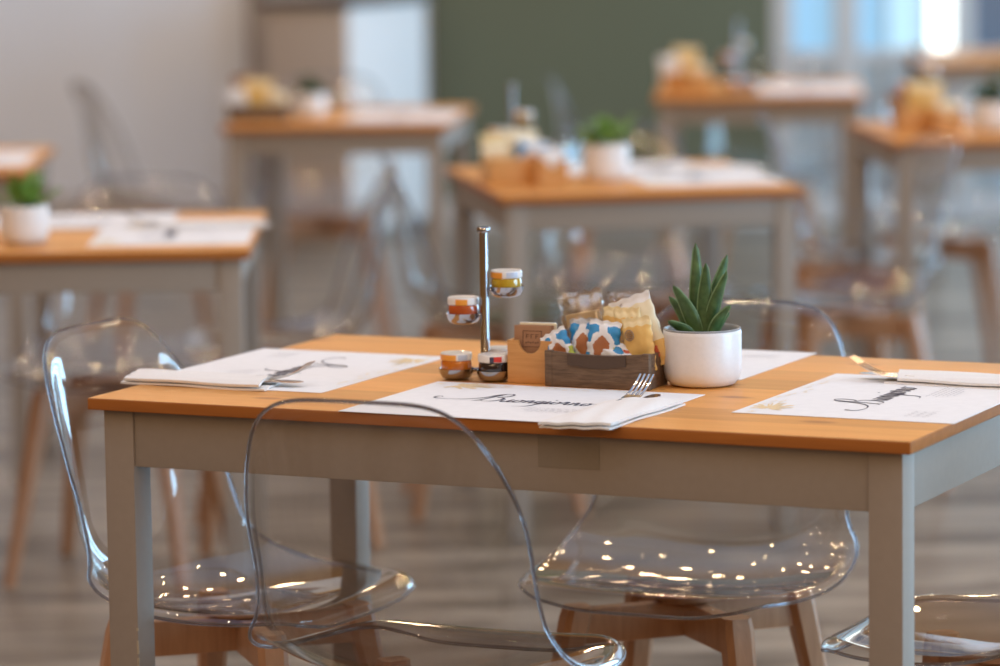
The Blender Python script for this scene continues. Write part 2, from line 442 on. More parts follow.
TA = Vector((-0.56410, 5.25959, 0))
def frame(origin, yaw):
    cs, sn = math.cos(yaw), math.sin(yaw)
    return lambda u, v, z=.75: Vector((origin[0] + cs * u - sn * v, origin[1] + sn * u + cs * v, z))
A = frame(TA, YA)
table(1.18, .74, .078, .0455, TA, YA, 'long dining table in the foreground with jam stand, snack tray and potted succulent on it', True)
BT = {}
def small_table(key, x, y, w, d, deg, label):
    yaw = math.radians(deg); BT[key] = (frame((x, y), yaw), yaw, w, d)
    table(w, d, .060, .043, (x, y, 0), yaw, label, tt=.019)
small_table('B', -1.125, 7.225, .66, .79, 1.0, 'mid-distance table at left edge with fern pot and white placemats')
small_table('C', .005, 8.28, .665, .82, 9.0, 'table with blue packet and white pot, right behind the foreground table')
small_table('D', -.75, 10.55, .62, .80, -5.0, 'far table in front of the pale counter cabinet, with dark tray and small pot')
small_table('E', .462, 11.5, .625, .88, -4.0, 'far table against the olive wall with jam stand and snack box')
small_table('F', .985, 9.66, .80, .76, 4.0, 'table cut by the right edge with snack crate and green potted plant')
small_table('G', 1.45, 13.2, .80, .78, 0.0, 'farthest table at upper right edge below the bright glazed door')
small_table('H', -1.80, 9.10, .70, .80, 2.0, 'far table at left edge beside the white wall, behind the fern pot table')

# ------------------------------------------------------------------ clear chairs
PROFILE = [(.213, .412), (.211, .426), (.199, .436), (.172, .439), (.115, .431), (.045, .422), (-.025, .416), (-.09, .419), (-.143, .435), (-.178, .470), (-.196, .52), (-.207, .59), (-.216, .67), (-.226, .74), (-.236, .798), (-.239, .810)]
PW = [(0, .200), (.12, .222), (.27, .232), (.42, .228), (.54, .206), (.66, .196), (.78, .196), (.9, .184), (1., .176)]
LIFT = [(0, .004), (.14, .014), (.28, .030), (.42, .054), (.53, .078), (.64, .080), (.76, .066), (.9, .044), (1., .028)]
def spline_tab(tab, v):
    n = len(tab)
    for i in range(n - 1):
        if v <= tab[i + 1][0] or i == n - 2:
            x0, y0 = tab[i]; x1, y1 = tab[i + 1]; t = (v - x0) / (x1 - x0)
            def m(k):
                a = tab[max(k - 1, 0)]; b = tab[min(k + 1, n - 1)]; return (b[1] - a[1]) / (b[0] - a[0])
            h = x1 - x0; t2, t3 = t * t, t ** 3
            return (2 * t3 - 3 * t2 + 1) * y0 + (t3 - 2 * t2 + t) * h * m(i) + (-2 * t3 + 3 * t2) * y1 + (t3 - t2) * h * m(i + 1)
def make_chair():
    t = empty('clear_chair')
    pr = catmull([(0, a, b) for a, b in PROFILE], 8)
    ln = [0]
    for a, b in zip(pr, pr[1:]): ln.append(ln[-1] + (b - a).length)
    T = ln[-1]
    def at(v):
        s = min(max(v, 0), 1) * T
        i = 0
        while i < len(ln) - 2 and ln[i + 1] < s: i += 1
        k = (s - ln[i]) / (ln[i + 1] - ln[i]); return pr[i].lerp(pr[i + 1], k)
    def S(a, b):
        n = 4.6; m = max(abs(a), abs(b))
        g = m / ((abs(a) ** n + abs(b) ** n) ** (1 / n)) if m > 1e-6 else 0
        x, y = a * g, b * g; v = (y + 1) / 2
        p = at(v); tg = (at(v + .012) - at(v - .012)).normalized(); nr = Vector((0, -tg.z, tg.y))
        if nr.z < 0 and v < .4: nr = -nr
        if v >= .4 and nr.y < 0: nr = -nr
        w = spline_tab(PW, v); ax = abs(x)
        k = max(0, min(1, (v - .45) / .2)); k = k * k * (3 - 2 * k)   # dished seat, flatter back with turned-in sides
        lift = spline_tab(LIFT, v) * ((1 - k) * (.72 * ax ** 2 + .28 * ax ** 4) + k * (.25 * ax ** 2 + .75 * ax ** 6))
        # rolled edge: the rim turns down and outward along a small radius
        tr = max(0, (m - .925) / .075)
        lift -= .014 * (1 - math.sqrt(max(0, 1 - tr * tr))) * (1.0 if v < .5 else 1.0 - .35 * (v - .5) / .5)
        return Vector((x * w, p.y + nr.y * lift, p.z + nr.z * lift))
    NX, NY = 48, 84
    bm = bmesh.new()
    def sp(k, n):     # denser rows at the rim
        q = -1 + 2 * k / n; return math.sin(q * PI / 2) * .70 + q * .30
    g = [[bm.verts.new(S(sp(i, NX), sp(j, NY))) for i in range(NX + 1)] for j in range(NY + 1)]
    for j in range(NY):
        for i in range(NX): bm.faces.new((g[j][i], g[j][i + 1], g[j + 1][i + 1], g[j + 1][i]))
    loop = [g[0][i].co.copy() for i in range(NX)] + [g[j][NX].co.copy() for j in range(NY)] + [g[NY][i].co.copy() for i in range(NX, 0, -1)] + [g[j][0].co.copy() for j in range(NY, 0, -1)]
    shell = obj('shell', bm, M_SHELL, t, 180)
    bm = bmesh.new(); add_tube(bm, loop, .0026, 8, closed=True)
    obj('rim', bm, M_RIM, shell, 180)
    # wooden base: crossed rails and four splayed tapering legs
    bm = bmesh.new(); add_lathe(bm, [(0, .398), (.045, .398), (.05, .401), (.05, .409), (0, .409)], 24); obj('mounting_disc', bm, M_OAK, t)
    for k, ang in enumerate((PI / 4, 3 * PI / 4)):
        bm = bmesh.new(); R = Matrix.Rotation(ang, 4, 'Z')
        h = .052 if k == 0 else .0515
        add_box(bm, -.165, .165, -.012, .012, .398 - h, .398 - .0004 * k, .003, mtx=R)
        obj('cross_rail', bm, M_OAK, t)
        for s in (-1, 1):
            bm = bmesh.new(); tt_ = bmesh.new()
            sec = [(0, .262, .011, .013), (.12, .236, .0135, .016), (.33, .188, .019, .021), (.385, .176, .020, .022), (.402, .172, .018, .020)]
            rings = []
            for (z, r, hx, hy) in sec:
                ring = []
                for (a, b) in ((-1, -.6), (-.6, -1), (.6, -1), (1, -.6), (1, .6), (.6, 1), (-.6, 1), (-1, .6)):
                    ring.append(tt_.verts.new((s * r + a * hx, b * hy, z)))
                rings.append(ring)
            for a, b in zip(rings, rings[1:]):
                for q in range(8): tt_.faces.new((a[q], a[(q + 1) % 8], b[(q + 1) % 8], b[q]))
            tt_.faces.new(rings[0][::-1]); tt_.faces.new(rings[-1])
            merge(bm, tt_, 0, R); obj('leg', bm, M_OAK, t, 35)
    return t
CHAIR = Kind(make_chair)
def chair(x, y, face, label):
    """face: degrees, direction the sitter looks, 0 = +x world"""
    return CHAIR((x, y, 0), math.radians(face - 90), label, 'chair', 'clear shell chairs with wooden legs')
YD = math.degrees(YA)
p = A(.542, -.03); chair(p.x, p.y, 90 + YD + 2, 'clear plastic chair nearest the camera, its back turned, at the foreground table')
p = A(.062, .308); chair(p.x, p.y, YD - 3, 'clear plastic chair at the left short end of the foreground table')
p = A(.620, .640); chair(p.x, p.y, -90 + YD, 'clear plastic chair facing us, pushed under the back side of the foreground table')
p = A(1.17, .40); chair(p.x, p.y, 180 + YD, 'clear plastic chair at the right end of the foreground table, cut by the corner')
chair(-.79, 8.0, -102, 'clear plastic chair on the far side of the fern pot table')
chair(-.47, 8.41, 186, 'clear plastic chair at the right end of the fern pot table, facing left')
chair(-.02, 8.80, 5, 'clear plastic chair at the left end of the middle table with the blue packet')
chair(.33, 9.38, -80, 'clear plastic chair on the far side of the middle table with the blue packet')
chair(.80, 9.03, 196, 'clear plastic chair at the right end of the middle table, facing left')
chair(.92, 10.0, 0, 'clear plastic chair at the left end of the snack crate table, facing right')
chair(1.22, 10.75, -88, 'clear plastic chair behind the snack crate table at right edge')
chair(-.52, 11.65, -92, 'clear plastic chair behind the table that stands before the pale counter')
chair(-1.02, 11.78, 20, 'clear plastic chair alone in front of the white wall at left')
chair(.40, 12.0, 0, 'clear plastic chair at the left end of the far table by the olive wall')
chair(.86, 12.5, -100, 'clear plastic chair behind the far table, in front of the glazed doors')

# ------------------------------------------------------------------ place settings
STROKES = [
    [(-4.2, .75), (-4.45, .95), (-4.75, .8), (-4.7, .35), (-4.0, .12), (-2.8, .1), (-1.5, .35), (-.5, .95), (.2, 1.9), (.55, 2.5)],
    [(.85, 2.75), (.55, 2.0), (.25, 1.0), (-.15, .1), (-.6, -.15)],
    [(-.1, 1.9), (.5, 2.55), (1.3, 2.8), (1.75, 2.45), (1.55, 1.8), (.9, 1.45), (1.6, 1.3), (1.75, .7), (1.3, .1), (.6, -.1), (.1, .15)],
    [(2.1, .9), (2.1, .3), (2.3, 0), (2.65, .3), (2.85, .95), (2.82, .2), (3.0, 0), (3.2, .3)],
    [(3.75, .9), (3.4, .75), (3.3, .3), (3.55, 0), (3.9, .25), (3.95, .7), (3.7, .92), (4.1, .75), (4.3, .6)],
    [(4.4, .9), (4.4, .05), (4.55, .6), (4.8, .95), (4.98, .7), (5.0, .1), (5.15, 0), (5.35, .3)],
    [(6.0, .8), (5.7, .92), (5.45, .5), (5.65, .05), (5.95, .3), (6.1, .9), (6.0, .0), (5.8, -.9), (5.3, -1.25), (4.4, -1.35)],
    [(5.9, -.5), (6.3, 0), (6.6, .9), (6.6, .1), (6.75, 0), (6.95, .3)],
    [(6.72, 1.4), (6.8, 1.45), (6.74, 1.5)],
    [(7.5, .9), (7.15, .75), (7.05, .3), (7.3, 0), (7.65, .25), (7.7, .7), (7.45, .92), (7.9, .75)],
    [(8.0, .3), (8.15, .85), (8.2, 1.05), (8.45, .85), (8.45, .25), (8.6, 0), (8.8, .3)],
    [(8.95, .9), (8.95, .05), (9.1, .6), (9.35, .95), (9.5, .7), (9.55, .1), (9.7, 0), (9.9, .3)],
    [(10.5, .9), (10.15, .75), (10.05, .3), (10.3, 0), (10.65, .25), (10.7, .7), (10.45, .92), (11.0, .8), (11.6, .95)]]
def ribbon(bm, pts, w, z):
    N = len(pts); L = []; R = []
    for i, p in enumerate(pts):
        t = (pts[min(i + 1, N - 1)] - pts[max(i - 1, 0)]); t = t.normalized() if t.length > 1e-9 else Vector((1, 0, 0))
        n = Vector((-t.y, t.x, 0)); ww = w * (.55 + .75 * abs(t.y)) * min(1, .35 + 4 * min(i, N - 1 - i) / N)
        L.append(bm.verts.new((p.x + n.x * ww / 2, p.y + n.y * ww / 2, z))); R.append(bm.verts.new((p.x - n.x * ww / 2, p.y - n.y * ww / 2, z)))
    for i in range(N - 1): bm.faces.new((L[i], R[i], R[i + 1], L[i + 1]))
def make_placemat():
    t = empty('placemat')
    sheet = bmesh.new(); add_box(sheet, -.20, .20, -.152, .152, 0.0002, .0011, .0003, seg=1)
    z = .0015; bm = bmesh.new(); s = .0158
    for st in STROKES: ribbon(bm, catmull([(-.065 + s * a * .93, -.004 + s * 1.55 * b, 0) for a, b in st], 6), .0028, z)
    obj('script_lettering', bm, M_INK, t)
    bm = bmesh.new()      # lines of tiny grey print and a small scrolled mark
    for (x0, y0, wd, n) in ((.02, -.040, .10, 4), (.03, -.066, .07, 2)):
        for k in range(n):
            x = x0 + (.008 if k % 2 else 0); y = y0 - .0068 * k
            while x < x0 + wd - (.02 if k % 2 else 0):
                w = rnd.uniform(.004, .011); pts = [(x + w * q / 6, y + (.0009 if q % 2 else -.0009), 0) for q in range(7)]
                ribbon(bm, catmull(pts, 2), .0011, z); x += w + .003
    for k in range(3):
        pts = [(-.165 + .007 * q, -.075 - .012 * k + (.004 if q % 2 else -.003), 0) for q in range(9)]
        ribbon(bm, catmull(pts, 4), .0012, z)
    merge(sheet, bm, 1); bm = bmesh.new()      # golden leaf spray in the upper left corner
    r2 = random.Random(3)
    for k in range(26):
        a = math.radians(-100 + 7.5 * k + r2.uniform(-5, 5)); l = r2.uniform(.018, .060); q0 = r2.uniform(.1, .3)
        cx, cy = -.155, .118; ca, sa = math.cos(a), math.sin(a)
        pts = [(max(-.198, cx + ca * l * q), min(.149, cy + sa * l * q * .55), 0) for q in (q0, .5, .75, 1.)]
        ribbon(bm, catmull(pts, 4), r2.uniform(.003, .0055), z)
    merge(sheet, bm, 2); bm = bmesh.new()
    for k in range(30):
        x = -.19 + .33 * r2.random() ** 1.4; y = .148 - .022 * r2.random(); l = r2.uniform(.006, .016); a = r2.uniform(-.5, .9)
        ribbon(bm, catmull([(x, y, 0), (x + l * .5 * math.cos(a), y + .4 * l * math.sin(a) - .003, 0), (x + l * math.cos(a), y - .2 * l, 0)], 3), .0036, z)
    merge(sheet, bm, 3)
    obj('paper_sheet', sheet, [M_PAPER, M_GREYINK, M_GOLD, M_PALEGOLD], t)
    return t
def make_napkin():
    """folded paper napkin pouch, length along y, open at +y"""
    t = empty('folded_napkin')
    def sheet(x0, x1, y0, y1, z0, h, puff, skew=0., th=.0012):
        bm = bmesh.new(); NX, NY = 14, 20; top = []; bot = []
        for j in range(NY + 1):
            rt, rb = [], []
            for i in range(NX + 1):
                a, b = i / NX, j / NY
                x = x0 + (x1 - x0) * a; y = y0 + (y1 - y0) * b + skew * (a - .5)
                e = (1 - (2 * a - 1) ** 4) * (1 - max(0, 1 - 2 * b) ** 6)
                z = z0 + h + puff * e + .0007 * math.sin(17 * a + 9 * b)
                rt.append(bm.verts.new((x, y, z))); rb.append(bm.verts.new((x, y, z - th - h * .8)))
            top.append(rt); bot.append(rb)
        for j in range(NY):
            for i in range(NX):
                bm.faces.new((top[j][i], top[j][i + 1], top[j + 1][i + 1], top[j + 1][i])); bm.faces.new((bot[j][i + 1], bot[j][i], bot[j + 1][i], bot[j + 1][i + 1]))
        for j in range(NY):
            bm.faces.new((top[j][0], top[j + 1][0], bot[j + 1][0], bot[j][0])); bm.faces.new((top[j + 1][NX], top[j][NX], bot[j][NX], bot[j + 1][NX]))
        for i in range(NX):
            bm.faces.new((top[0][i + 1], top[0][i], bot[0][i], bot[0][i + 1])); bm.faces.new((top[NY][i], top[NY][i + 1], bot[NY][i + 1], bot[NY][i]))
        return bm
    obj('lower_fold', sheet(-.045, .045, -.115, .118, .0014, .0016, .001, .02), M_NAPKIN, t, 40)
    obj('upper_fold', sheet(-.044, .0445, -.115, .104, .0060, .0028, .0034, .030), M_NAPKIN, t, 40)
    return t
def make_fork():
    t = empty('fork')
    path = catmull([(0, -.08, .004), (0, -.04, .005), (0, .02, .005), (0, .055, .006)], 4)
    bm = bmesh.new()
    def strip(pts, ws, th):
        rows = []
        for p, w in zip(pts, ws): rows.append([bm.verts.new((p.x - w, p.y, p.z)), bm.verts.new((p.x + w, p.y, p.z)), bm.verts.new((p.x + w, p.y, p.z + th)), bm.verts.new((p.x - w, p.y, p.z + th))])
        for a, b in zip(rows, rows[1:]):
            for q in range(4): bm.faces.new((a[q], a[(q + 1) % 4], b[(q + 1) % 4], b[q]))
        bm.faces.new(rows[0][::-1]); bm.faces.new(rows[-1])
    strip(path, [.008 - .0045 * min(1, k / 7) for k in range(len(path))], .002); obj('handle', bm, M_STEEL, t)
    bm = bmesh.new()
    hd = catmull([(0, .053, .006), (0, .066, .0045), (0, .082, .006), (0, .092, .0075)], 4)
    strip(hd, [.0035 + .0080 * min(1, (k / 7)) ** .8 for k in range(len(hd))], .0017); obj('fork_head', bm, M_STEEL, t)
    for q in range(4):
        bm = bmesh.new(); x = -.0096 + .0064 * q
        pt = catmull([(x, .090, .0075), (x, .106, .013), (x, .121, .021), (x, .134, .030)], 4)
        strip(pt, [.0019 - .0009 * k / len(pt) for k in range(len(pt))], .0016); obj('tine', bm, M_STEEL, t)
    return t
def make_knife():
    t = empty('table_knife')
    bm = bmesh.new(); add_box(bm, -.0085, .0085, -.10, .005, .0035, .0065, .0012); obj('handle', bm, M_STEEL, t)
    bm = bmesh.new(); outl = [(-.004, 0), (-.009, .03), (-.0095, .085), (-.0075, .104), (-.002, .112), (.004, .109), (.0075, .098), (.008, .03), (.004, 0)]
    a = [bm.verts.new((x, y, .0045)) for x, y in outl]; b = [bm.verts.new((x, y, .0060)) for x, y in outl]
    bm.faces.new(a[::-1]); bm.faces.new(b)
    for k in range(len(outl)): bm.faces.new((a[k], a[(k + 1) % len(outl)], b[(k + 1) % len(outl)], b[k]))
    obj('blade', bm, M_STEEL, t)
    return t
MAT, NAPKIN, FORK, KNIFE = Kind(make_placemat), Kind(make_napkin), Kind(make_fork), Kind(make_knife)
def place_setting(fr, yaw, u, v, deg, where, nap=True, cut=True, shift=0.0, matz=0.0):
    """deg: direction the diner looks within the table frame, 90 = +v"""
    rz = yaw + math.radians(deg - 90); c = fr(u, v)
    L = lambda x, y, z=0: Vector((c.x + math.cos(rz) * x - math.sin(rz) * y, c.y + math.sin(rz) * x + math.cos(rz) * y, .75 + z))
    MAT(L(0, 0, matz), rz, 'white script-lettered paper placemat ' + where, 'placemat', 'printed paper placemats')
    if nap:
        NAPKIN(L(.163, -.055 + shift, .0), rz - .04, 'folded white napkin ' + where, 'napkin', 'folded napkins')
    if cut:
        FORK(L(.139, -.026 + shift, .0035), rz - .03, 'steel fork in the napkin ' + where, 'fork', 'forks in napkins')
        KNIFE(L(.172, -.008 + shift, .0035), rz + .10, 'steel knife in the napkin ' + where, 'knife', 'knives in napkins')
place_setting(A, YA, .586, .149, 90, 'at the front edge of the foreground table', shift=-.022)
place_setting(A, YA, .132, .345, 0, 'at the left end of the foreground table')
place_setting(A, YA, 1.032, .358, 180, 'at the right end of the foreground table')
place_setting(A, YA, .577, .607, 270, 'behind the potted succulent on the foreground table', nap=False, cut=False)
def tset(key, *a, **k): place_setting(BT[key][0], BT[key][1], *a, **k)
tset('B', .50, .30, 180, 'on the right of the fern pot table')
tset('B', .28, .62, 270, 'on the back side of the fern pot table', nap=False, cut=False)
tset('C', .505, .34, 180, 'at the right end of the table with the blue packet')
tset('C', .36, .655, 270, 'on the back side of the table with the blue packet')
tset('D', .46, .34, 180, 'on the table before the pale counter cabinet', nap=False, cut=False)
tset('E', .46, .36, 180, 'on the far table by the olive wall', nap=False, cut=False)
tset('H', .52, .40, 180, 'on the far table at the left edge by the white wall', nap=False, cut=False)

# ------------------------------------------------------------------ jam stand and jars
CUPS = [(.012, -.037, 0.0), (-.0405, -.012, 0.0), (.020, .036, 0.0), (-.0295, .012, .075), (.031, .010, .112)]
def make_stand(m=None):
    m = m or M_CHROME
    t = empty('jam_stand')
    bm = bmesh.new(); add_lathe(bm, [(0, .001), (.0075, .001), (.0075, .006), (.0062, .009), (.0062, .206), (0, .206)], 24); obj('pole', bm, m, t)
    bm = bmesh.new(); add_lathe(bm, [(0, .205), (.0088, .205), (.0094, .207), (.0094, .211), (.008, .213), (0, .213)], 24); obj('pole_cap', bm, m, t)
    for (x, y, z) in CUPS:
        bm = bmesh.new()
        add_lathe(bm, [(0, .001), (.015, .001), (.0205, .004), (.0235, .010), (.0245, .016), (.0238, .016), (.0226, .0105), (.0195, .0055), (.014, .003), (0, .003)], 32, (x, y, z))
        cup = obj('cup', bm, m, t)
        d = Vector((x, y, 0)).normalized()
        bm = bmesh.new(); a = d * .005; b = Vector((x, y, 0)) - d * .0225
        add_tube(bm, [(a.x, a.y, z + .012), (b.x, b.y, z + .012)], .003, 8); obj('cup_arm', bm, m, cup)
    return t
STAND = Kind(make_stand)
FARSTAND = Kind(lambda: make_stand(M_DIMCHROME))
def make_jar(jm, pa, pb):
    """glass jar of jam with a printed metal lid; pa, pb: print colours as (material, from, to) in turns"""
    t = empty('jam_jar')
    bm = bmesh.new(); add_lathe(bm, [(0, .0), (.0155, .0), (.0195, .003), (.0215, .009), (.0215, .0205), (.0200, .0245), (0, .0245)], 36); obj('jam_glass', bm, jm, t)
    mats = [M_LID] + [q[0] for q in (pa, pb)]
    def fc(i, k):
        f = (k + .5) / 48
        if i in (1, 2, 3):
            for n, q in enumerate((pa, pb)):
                if q[1] <= f < q[2] and not (n == 1 and i == 1): return n + 1
        return 0
    bm = bmesh.new(); add_lathe(bm, [(0, .0245), (.0212, .0245), (.0222, .0255), (.0222, .0295), (.0222, .0330), (.0212, .0348), (.0195, .0346), (0, .0343)], 48, fac=fc)
    obj('jar_lid', bm, mats, t)
    return t
# turns: 0 = +x, .75 = towards the viewer (-y)
sp = A(.430, .363); STAND((sp.x, sp.y, .75), 0, 'tall chrome jam stand with round cups on the foreground table', 'jam stand', 'chrome jam stands')
def jar_at(k, jm, pa, pb, label):
    o = make_jar(jm, pa, pb); x, y, z = CUPS[k]
    o.location = (sp.x + x, sp.y + y, .75 + z + .0035); tag(o, label, 'jam jar', 'small jam jars')
jar_at(0, M_JAMDARK, (M_LIDDARK, .71, .75), (M_LIDRED, .75, .83), 'dark berry jam jar with red fruit on its lid, front cup of the stand')
jar_at(1, M_JAMORANGE, (M_LIDORANGE, .50, .74), (M_LIDBLUE, .78, .88), 'orange jam jar in the left bottom cup of the chrome stand')
jar_at(2, M_JAMDARK, (M_LIDDARK, .2, .3), (M_LIDBLUE, .3, .4), 'jam jar half hidden behind the pole foot of the stand')
jar_at(3, M_JAMAMBER, (M_LIDORANGE, .66, .80), (M_LIDBLUE, .9, .95), 'amber red jam jar in the middle left cup of the chrome stand')
jar_at(4, M_HONEY, (M_LIDORANGE, .45, .70), (M_LIDBLUE, .74, .88), 'yellow jam jar in the topmost cup of the chrome stand')

# ------------------------------------------------------------------ sachet box, tray
def make_box():
    """bamboo box with a half round notch in its front; origin front left bottom corner"""
    w, d, h, th = .066, .060, .060, .005
    t = empty('bamboo_box')
    bm = bmesh.new(); nr = .0165; cx = w / 2
    top = [(0, h), (cx - nr, h)] + [(cx + nr * math.cos(PI + PI * k / 16), h + 1.12 * nr * math.sin(PI + PI * k / 16)) for k in range(1, 16)] + [(cx + nr, h), (w, h)]
    n = len(top)
    fr = [[bm.verts.new((x, y, z)) for x, z in top] + [bm.verts.new((x, y, 0.0006)) for x, z in top] for y in (0, th)]
    for k in range(n - 1):
        bm.faces.new((fr[0][k], fr[0][k + 1], fr[0][n + k + 1], fr[0][n + k])); bm.faces.new((fr[1][k + 1], fr[1][k], fr[1][n + k], fr[1][n + k + 1]))
        bm.faces.new((fr[0][k + 1], fr[0][k], fr[1][k], fr[1][k + 1])); bm.faces.new((fr[0][n + k], fr[0][n + k + 1], fr[1][n + k + 1], fr[1][n + k]))
    for k in (0, n - 1): bm.faces.new((fr[0][k], fr[0][n + k], fr[1][n + k], fr[1][k]))
    obj('front_board', bm, M_BAMBOO, t, 30)
    box('back_board', (0, w, d - th, d, .0006, h), M_BAMBOO, t, .0008)
    box('side_board', (0, th, th, d - th, .0006, h), M_BAMBOO, t, .0005); box('side_board', (w - th, w, th, d - th, .0006, h), M_BAMBOO, t, .0005)
    box('bottom_board', (th, w - th, th, d - th, .0006, .005), M_BAMBOO, t, .0)
    return t
BOX = Kind(make_box)
bp = A(.4815, .326); BOX((bp.x, bp.y, .75), YA + .06, 'small bamboo sachet box with a half round notch beside the wooden tray', 'box')
BY = YA + .06
def boxpt(x, y, z): return Vector((bp.x + math.cos(BY) * x - math.sin(BY) * y, bp.y + math.sin(BY) * x + math.cos(BY) * y, .75 + z))
def make_sachet(m, stamp):
    t = empty('paper_sachet')
    bm = bmesh.new(); add_box(bm, -.027, .027, -.0016, .0016, 0, .074, .0012); obj('paper_wrap', bm, m, t)
    if stamp:
        bm = bmesh.new()
        for (x0, x1, z0, z1) in ((-.014, .014, .066, .0668), (-.014, .014, .044, .0448), (-.014, -.0132, .044, .0668), (.0132, .014, .044, .0668)):
            add_box(bm, x0, x1, -.0021, -.0016, z0, z1)
        # three worn capital letters and a wavy line, as on the stamp
        for k, x in enumerate((-.009, -.002, .005)):
            add_box(bm, x, x + .001, -.0021, -.0016, .056, .062)
            add_box(bm, x, x + .0045, -.0021, -.0016, .0612, .0620)
            if k != 1: add_box(bm, x, x + .004, -.0021, -.0016, .0586, .0593)
        for k in range(6): add_box(bm, -.010 + .0035 * k, -.008 + .0035 * k, -.0021, -.0016, .049 + .0008 * (k % 2), .0508 + .0008 * (k % 2))
        obj('stamp_print', bm, M_KRAFTINK, t)
    return t
for k, (m, st, dx, dy, dz, tl, lab) in enumerate((
        (M_KRAFT, True, -.001, .0105, .0055, -.07, 'brown paper sachet with square stamp at the front of the bamboo box'),
        (M_KRAFT, False, .001, .0180, .0055, -.05, 'plain brown paper sachet right behind the stamped one in the bamboo box'),
        (M_CREAM, False, .003, .0260, .0075, -.03, 'cream paper sachet standing behind the brown ones in the bamboo box'),
        (M_WHITEWRAP, False, .000, .0340, .0075, .0, 'white paper sachet standing at the back of the bamboo box'))):
    o = make_sachet(m, st); o.location = boxpt(.033 + dx, dy, dz); o.rotation_euler = (tl, 0, BY); tag(o, lab, 'sachet', 'paper sachets in the bamboo box')

TW, TD, TH = .153, .068, .049
def make_tray(mat, plate):
    t = empty('wooden_tray'); th = .0075
    def board(name, ax):
        bm = bmesh.new(); n = 16; rows = []
        if ax == 'front' or ax == 'back':
            y0, y1 = (0, th) if ax == 'front' else (TD - th, TD)
            for k in range(n + 1):
                x = .0095 + (TW - .019) * k / n; z = TH - .0035 * math.sin(PI * k / n)
                rows.append([bm.verts.new(q) for q in ((x, y0, .0008), (x, y1, .0008), (x, y1, z), (x, y0, z))])
        else:
            x0, x1 = (0.001, th) if ax == 'left' else (TW - th, TW - .001)
            for k in range(n + 1):
                y = .0095 + (TD - .019) * k / n; z = TH - .001
                rows.append([bm.verts.new(q) for q in ((x0, y, .0008), (x1, y, .0008), (x1, y, z), (x0, y, z))])
        for a, b in zip(rows, rows[1:]):
            for q in range(4): bm.faces.new((a[q], a[(q + 1) % 4], b[(q + 1) % 4], b[q]))
        bm.faces.new(rows[0][::-1]); bm.faces.new(rows[-1])
        return obj(name, bm, mat, t, 35)
    fb = board('front_board', 'front'); board('back_board', 'back'); board('side_board', 'left'); board('side_board', 'right')
    for x in (0, TW - .0095):
        for y in (-.0008, TD - .0095 + .0008): box('corner_post', (x - .0006, x + .0101, y, y + .0095, .0006, TH + .0012), mat, t, .0008)
    box('bottom_board', (.008, TW - .008, .008, TD - .008, .0008, .005), mat, t, 0)
    if plate:
        bm = bmesh.new(); n = 18; x0, x1 = .034, .120; rows = []
        for k in range(n + 1):
            x = x0 + (x1 - x0) * k / n; z1 = TH - .0030 * math.sin(PI * (x - .0095) / (TW - .019)) - .0006; z0 = z1 - .0165 + .0015 * math.cos(PI * k / n * 2)
            y0 = -.0022
            rows.append([bm.verts.new(q) for q in ((x, y0, z0), (x, .0, z0), (x, .0, z1), (x, y0 - .001, z1))])
        for a, b in zip(rows, rows[1:]):
            for q in range(4): bm.faces.new((a[q], a[(q + 1) % 4], b[(q + 1) % 4], b[q]))
        bm.faces.new(rows[0][::-1]); bm.faces.new(rows[-1])
        o = obj('label_plate', bm, M_RUST, fb, 35); o['label'] = 'dark rusty metal plate'
    return t
TY = YA + .015
tp = A(.5455, .311)
o = make_tray(M_OLDWOOD, True); o.location = (tp.x, tp.y, .75); o.rotation_euler.z = TY
tag(o, 'dark weathered wooden tray with a rusty front plate, full of snack packets', 'tray')
def traypt(x, y, z): return Vector((tp.x + math.cos(TY) * x - math.sin(TY) * y, tp.y + math.sin(TY) * x + math.cos(TY) * y, .75 + z))

